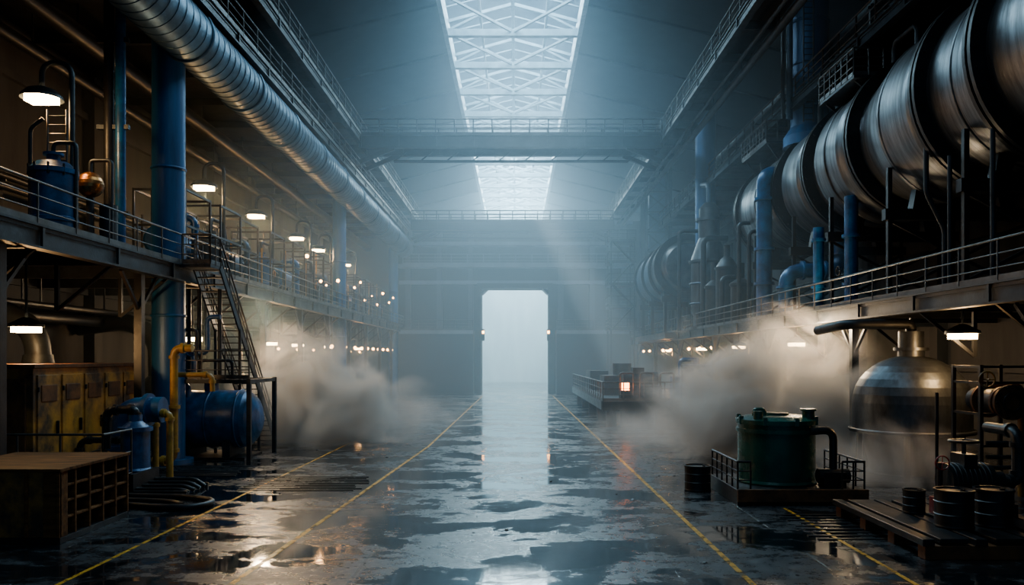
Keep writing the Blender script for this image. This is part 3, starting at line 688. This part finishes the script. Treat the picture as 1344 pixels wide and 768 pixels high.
# ------------------------------------------------------------------ left deck machinery
Z = ZL
def vessel(b, x, y, z, r, h, k='blue'):
    b.lathe((x,y,z),(0,0,1),[(0,r*0.9),(0.1,r*0.9),(0.1,r),(h*0.25,r),(h*0.26,r*1.07),(h*0.3,r*1.07),(h*0.31,r),(h*0.78,r),(h*0.79,r*1.08),(h*0.84,r*1.08),(h*0.85,r),(h*0.92,r*0.7),(h*0.94,r*0.3),(h,r*0.3)],28,k)
    b.cyl((x,y,z+h),(x,y,z+h+0.08),r*0.45,k,16)
    for a in range(10):
        t = a*math.pi/5; b.cyl((x+r*1.03*math.cos(t),y+r*1.03*math.sin(t),z+h*0.76),(x+r*1.03*math.cos(t),y+r*1.03*math.sin(t),z+h*0.88),0.035,'black',6)
b = B(); vessel(b, -14.4, 24.8, Z, 0.66, 2.8)
b.tube([(-14.4,24.8,Z+2.7),(-14.4,24.8,Z+3.2),(-13.7,24.8,Z+3.2),(-13.7,24.8,Z)],0.07,'steel'); b.tube([(-15.0,24.6,Z),(-15.0,24.6,Z+3.6),(-14.6,24.6,Z+3.9)],0.06,'steel')
for x in (-14.7,-14.1): b.cyl((x,25,Z+2.5),(x,25,Z+4.3),0.03,'rail',6)
for z in range(6): b.cyl((-14.7,25,Z+2.7+z*0.28),(-14.1,25,Z+2.7+z*0.28),0.02,'rail',6)
b.obj('blue_reactor_vessel')
b = B()
b.lathe((-14.0,26.2,Z+2.2),(0,0,1),[(0.42*math.sin(math.radians(-90+i*15)), max(0.001,0.42*math.cos(math.radians(-90+i*15)))) for i in range(13)],24,'copper',False)
b.cyl((-14.0,26.2,Z),(-14.0,26.2,Z+1.9),0.12,'steel'); b.tube([(-14.0,26.2,Z+2.5),(-14.0,26.2,Z+3.0),(-13.3,26.2,Z+3.0),(-13.3,26.2,Z)],0.06,'steel')
b.cyl((-13.6,26.6,Z),(-13.6,26.6,Z+1.6),0.28,'steel'); b.obj('copper_boiler')
cid = 0
for y in [33.5, 37, 40.5, 44.5, 48.5, 52.5, 57, 62, 66.5, 71, 76, 81]:
    b = B(); x = -14.2 + random.uniform(-0.3, 0.3)
    kk = ['blue','silver','bluegrey','blue'][cid % 4]
    if cid % 2 == 0:
        b.box(x-0.9,x+0.9,y-0.9,y+0.9,Z,Z+0.3,'black')
        b.lathe((x-0.2,y-1.3,Z+1.3),(0,1,0),[(0,0.5),(0.1,0.62),(0.2,0.62),(0.2,0.55),(2.3,0.55),(2.3,0.62),(2.4,0.62),(2.5,0.4)],24,kk)
        b.box(x-0.5,x+0.1,y-0.8,y-0.5,Z+0.3,Z+0.9,'black'); b.box(x-0.5,x+0.1,y+0.5,y+0.8,Z+0.3,Z+0.9,'black')
        b.tube([(x-0.2,y,Z+1.7),(x-0.2,y,Z+2.4),(x+0.8,y,Z+2.4),(x+0.8,y,Z)],0.14,kk,12,0.35,True); b.wheel((x+0.8,y-0.2,Z+1.4),(0,1,0),0.2,'black')
        vessel(b,x-1.2,y+1.2,Z,0.45,2.0,'steel')
    else:
        vessel(b,x,y,Z,0.6,2.3,kk); vessel(b,x+0.2,y+1.5,Z,0.35,1.6,'steel')
        b.tube([(x,y,Z+2.3),(x,y,Z+3.0),(x,y+1.6,Z+3.0),(x+0.2,y+1.6,Z+1.5)],0.09,'steel',12,0.25); b.wheel((x+0.75,y,Z+1.2),(1,0,0),0.2,'copper')
    for dx in (-1.2, 0.9):
        for dy in (-1.2, 1.4): b.box(x+dx-0.04,x+dx+0.04,y+dy-0.04,y+dy+0.04,Z,Z+3.4,'steel')
    for zz in (1.9, 3.35):
        for dy in (-1.2,1.4): b.beam((x-1.2,y+dy,Z+zz),(x+0.9,y+dy,Z+zz),0.07,0.09)
        for dx in (-1.2,0.9): b.beam((x+dx,y-1.2,Z+zz),(x+dx,y+1.4,Z+zz),0.07,0.09)
    for dx in (-0.9,-0.5,0.4): b.cyl((x+dx,y-1.1,Z),(x+dx,y-1.1,Z+random.uniform(2,4.2)),0.05,'rail' if dx<0 else 'yellow',8)
    b.obj(['pump_assembly','reactor_assembly'][cid % 2]); cid += 1

b = B()
for y in (27, 36, 46, 56, 66, 76):
    b.tube([(-19.8,y,5.4),(-17.5,y,5.7),(-16.2,y,4.9),(-16.2,y,3.2)],0.4,'steel',16,1.0,False)
    b.lathe((-16.2,y,0 if y>30 else 3.82),(0,0,1),[(0,0.9),(2.6,0.9),(3.2,0.4)] if y>30 else [(0,0.5),(0.3,0.45)],24,'steel')
b.obj('extraction_ducts')

# ------------------------------------------------------------------ lamps
def plight(name, loc, e, col=(1.0,0.54,0.20), r=0.25):
    ld = bpy.data.lights.new(name,'POINT'); ld.energy = e; ld.color = col; ld.shadow_soft_size = r
    lo = bpy.data.objects.new(name, ld); lo.location = loc; COL.objects.link(lo)
def lamp_fixture(x, y, z, base, side=1, power=220, scale=1.0):
    b = B(); s = scale
    px = x + 0.95*side*s
    b.tube([(px,y,base),(px,y,z+1.15*s),(x,y,z+1.15*s),(x,y,z+0.3*s)],0.085*s,'steel',10,0.55*s)
    b.lathe((x,y,z),(0,0,1),[(0,0.62*s),(0.1*s,0.6*s),(0.28*s,0.42*s),(0.4*s,0.12*s)],24,'steel',False)
    b.box(x-0.42*s,x+0.42*s,y-0.26*s,y+0.26*s,z-0.12*s,z+0.1*s,'lamp')
    b.obj('gooseneck_lamp')
    plight('lamp_light', (x, y, z-0.45*s), power)
for y, p in ((25.2,480),(38.3,420),(46,420),(54.5,400),(60.5,380),(70,380)):
    lamp_fixture(-15, y, 12.2, Z, 1, p)
def hung_lamp(x, y, z, top, power):
    b = B()
    b.cyl((x,y,z+0.2),(x,y,top),0.04,'steel',8); b.lathe((x,y,z),(0,0,1),[(0,0.5),(0.08,0.5),(0.25,0.2),(0.3,0.1)],20,'steel',False)
    b.box(x-0.36,x+0.36,y-0.2,y+0.2,z-0.17,z+0.04,'lamp'); b.obj('hanging_lamp')
    plight('lamp_light', (x, y, z-0.4), power, r=0.2)
for x, y, p in ((-15,24.4,520),(-15,37,240),(-15,48.7,360),(-15,54.8,300),(-15,64,260),(-15,76,260)): hung_lamp(x, y, 4.95, 7.0, p)
for y, p in ((24.6,280),(39.7,400),(50,320),(60,280),(74,280)): hung_lamp(13.8 if y<30 else 14, y, 4.75, 5.5, p)
b = B()
def bulb(x,y,z,top,r=0.12):
    b.lathe((x,y,z),(0,0,1),[(-r,0.001),(-r*0.7,r*0.7),(0,r),(r*0.7,r*0.7),(r,0.001)],10,'lampS',False)
    b.cyl((x,y,z+r*0.8),(x,y,top),0.02,'steel',6)
for i in range(11): bulb(-13.4, 58+i*2.8, 4.85, ZL-0.5, 0.13)
for i in range(7): bulb(-15.5, 52+i*4.5, 4.6, ZL-0.5, 0.10)
for i in range(9): bulb(13.3, 54+i*3.6, 4.7, 5.5, 0.12)
b.obj('underdeck_lamp_row')
b = B()
for i in range(13):
    y = 50+i*2.9; z = Z+random.choice((1.6,2.2,2.9)); x = -12.9-random.uniform(0,0.5); r = random.choice((0.07,0.10,0.13))
    b.lathe((x,y,z),(0,0,1),[(-r,0.001),(-r*0.7,r*0.7),(0,r),(r*0.7,r*0.7),(r,0.001)],10,'lampS',False)
    b.cyl((x,y,Z),(x,y,z-r*0.8),0.025,'steel',6)
b.obj('deck_post_lamps')

# ------------------------------------------------------------------ floor markings, grates, debris
b = B()
def strip(p0, p1, w, z=0.006):
    p0 = Vector(p0); p1 = Vector(p1); d = (p1-p0).normalized(); a = Vector((-d.y, d.x))*w/2
    vs = [(p0.x-a.x,p0.y-a.y,z),(p0.x+a.x,p0.y+a.y,z),(p1.x+a.x,p1.y+a.y,z),(p1.x-a.x,p1.y-a.y,z)]
    b.add(vs, [(0,3,2,1)], 'line')
strip((-5.2,10.5),(-3.95,36),0.11); strip((-3.95,36),(-3.5,84),0.11)
strip((4.2,10.5),(3.9,84),0.11)
strip((-8.1,12),(-7.8,38),0.09); strip((7.0,9),(7.15,21.2),0.09)
b.obj('floor_line_marking')
b = B()
for (x0,x1,y0,y1) in ((-8.6,-4.6,24.0,27.0),(9.8,12.0,24.5,26.2),(6.4,9.2,17.5,20.4),(-13,-9.3,27,29.6)):
    y = y0
    while y < y1:
        e = random.uniform(0,0.5); b.box(x0+e,x1-random.uniform(0,0.5),y,y+0.10,0,0.02,'black'); y += 0.34
b.obj('drain_grate')
b = B()
for i in range(40):
    x = random.uniform(-9,8); y = random.uniform(13,40); s = random.uniform(0.015,0.06)
    b.lathe((x,y,0),(random.uniform(-.3,.3),random.uniform(-.3,.3),1),[(-0.01,s),(s*0.3,s*0.8),(s*0.4,s*0.3)],6,'black')
b.obj('floor_debris')

# ------------------------------------------------------------------ fog and steam
def fogbox(name, x0,x1,y0,y1,z0,z1, dens, col=(0.57,0.81,0.98), aniso=0.3):
    m, nt, out = newmat(name+'_air')
    v = nt.nodes.new('ShaderNodeVolumeScatter'); v.inputs['Color'].default_value = (*col,1); v.inputs['Density'].default_value = dens; v.inputs['Anisotropy'].default_value = aniso
    nt.links.new(v.outputs[0], out.inputs['Volume']); M[name] = m
    bb = B(); bb.box(x0,x1,y0,y1,z0,z1,name); return bb.obj(name)
fogbox('hall_mist', -19.9, 19.9, 34, 131.4, 0.02, 28.3, 0.012)

def steam(name, c, s, dens, col, seed, nscale=0.38):
    m, nt, out = newmat(name+'_vapour'); N = nt.nodes; L = nt.links
    v = N.new('ShaderNodeVolumePrincipled'); v.inputs['Color'].default_value = (*col,1); v.inputs['Anisotropy'].default_value = 0.1
    tc = N.new('ShaderNodeTexCoord'); ln = N.new('ShaderNodeVectorMath'); ln.operation = 'LENGTH'; L.new(tc.outputs['Object'], ln.inputs[0])
    mp = N.new('ShaderNodeMapping'); mp.inputs['Scale'].default_value = (s[0]*nscale, s[1]*nscale, s[2]*nscale); mp.inputs['Location'].default_value = (seed, seed*2, 0)
    L.new(tc.outputs['Object'], mp.inputs['Vector'])
    n = N.new('ShaderNodeTexNoise'); n.inputs['Scale'].default_value = 1.0; n.inputs['Detail'].default_value = 6; n.inputs['Roughness'].default_value = 0.62; n.inputs['Distortion'].default_value = 0.9
    L.new(mp.outputs[0], n.inputs['Vector'])
    a = N.new('ShaderNodeMath'); a.operation = 'MULTIPLY'; a.inputs[1].default_value = -0.32
    L.new(ln.outputs['Value'], a.inputs[0])
    sm = N.new('ShaderNodeMath'); sm.operation = 'ADD'; L.new(n.outputs['Fac'], sm.inputs[0]); L.new(a.outputs[0], sm.inputs[1])
    r = N.new('ShaderNodeMapRange'); r.inputs['From Min'].default_value = 0.27; r.inputs['From Max'].default_value = 0.44; r.inputs['To Min'].default_value = 0; r.inputs['To Max'].default_value = dens
    L.new(sm.outputs[0], r.inputs['Value'])
    e = N.new('ShaderNodeMapRange'); e.inputs['From Min'].default_value = 0.98; e.inputs['From Max'].default_value = 0.6; L.new(ln.outputs['Value'], e.inputs['Value'])
    mu = N.new('ShaderNodeMath'); mu.operation = 'MULTIPLY'; L.new(r.outputs[0], mu.inputs[0]); L.new(e.outputs[0], mu.inputs[1])
    L.new(mu.outputs[0], v.inputs['Density']); L.new(v.outputs[0], out.inputs['Volume'])
    M[name] = m; bb = B(); bb.lathe((0,0,0),(0,0,1),[(math.sin(math.radians(-90+i*15)), max(0.001,math.cos(math.radians(-90+i*15)))) for i in range(13)],24,name,False)
    o = bb.obj('steam_cloud'); o.location = c; o.scale = s
steam('steamA', (-9.3, 38.5, 1.2), (6.2, 4.8, 5.2), 1.3, (0.99,0.96,0.92), 3.1)
steam('steamB', (10.2, 32, 1.5), (6.2, 5.0, 5.4), 1.4, (0.99,0.96,0.92), 8.4)
steam('steamC', (11.6, 25.0, 0.4), (3.2, 2.4, 2.0), 0.45, (0.97,0.95,0.92), 5.2)
steam('steamD', (-6.5, 48, 0.5), (6.0, 9, 1.6), 0.14, (0.97,0.97,0.97), 1.7)
steam('steamE', (6.0, 38, 0.4), (4.0, 8, 1.5), 0.18, (0.97,0.97,0.97), 6.1)

# ------------------------------------------------------------------ lights
def area(name, loc, sx, sy, power, col, rot=(0,0,0)):
    ld = bpy.data.lights.new(name,'AREA'); ld.shape = 'RECTANGLE'; ld.size = sx; ld.size_y = sy; ld.energy = power; ld.color = col
    o = bpy.data.objects.new(name, ld); o.location = loc; o.rotation_euler = rot; COL.objects.link(o); return o
SK = (0.49,0.80,1.0)
area('sky_light', (-0.2, 23.5, 28.6), 9.0, 31, 4600, SK)
area('sky_light', (-0.2, 65, 28.6), 9.0, 52, 34000, SK)
area('sky_light', (-0.2, 111, 28.6), 9.0, 40, 90000, SK)
area('doorway_fill_light', (0, 111, 18.8), 26, 36, 30000, (0.5,0.82,1.0))  # added fill behind the back wall, brightens the view through the door
plight('steam_fill_light', (-12.0, 37.5, 6.0), 1000, (1.0,0.72,0.42), 0.4)  # two added warm fills without fixtures, to brighten the steam
plight('steam_fill_light', (11.9, 33, 5.2), 1300, (1.0,0.72,0.42), 0.4)
def spot(loc, tgt, e, ang, col):
    ld = bpy.data.lights.new('sunbeam','SPOT'); ld.energy = e; ld.spot_size = math.radians(ang); ld.spot_blend = 0.3; ld.color = col; ld.shadow_soft_size = 0.3
    o = bpy.data.objects.new('sunbeam', ld); o.location = loc; o.rotation_euler = (Vector(tgt)-Vector(loc)).to_track_quat('-Z','Y').to_euler(); COL.objects.link(o)
spot((-3, 80, 28), (9.5, 76, 6), 420000, 11, (0.85,0.95,1.0))
spot((-3, 66, 28), (9, 62, 4), 220000, 8, (0.85,0.95,1.0))
spot((-3, 40, 27.5), (5.5, 32, 0), 18000, 20, (1.0,0.90,0.75))

w = bpy.data.worlds.new('sky'); S.world = w; w.use_nodes = True
bg = w.node_tree.nodes['Background']; bg.inputs[0].default_value = (0.22,0.50,0.85,1); bg.inputs[1].default_value = 0.17

# ------------------------------------------------------------------ camera
cd = bpy.data.cameras.new('camera'); cd.sensor_width = 36; cd.lens = 36*1045/1344; cd.shift_y = 86/1344; cd.shift_x = -5/1344; cd.clip_end = 400
co = bpy.data.objects.new('camera', cd); co.location = (0,0,4); co.rotation_euler = (math.pi/2,0,0); COL.objects.link(co); S.camera = co
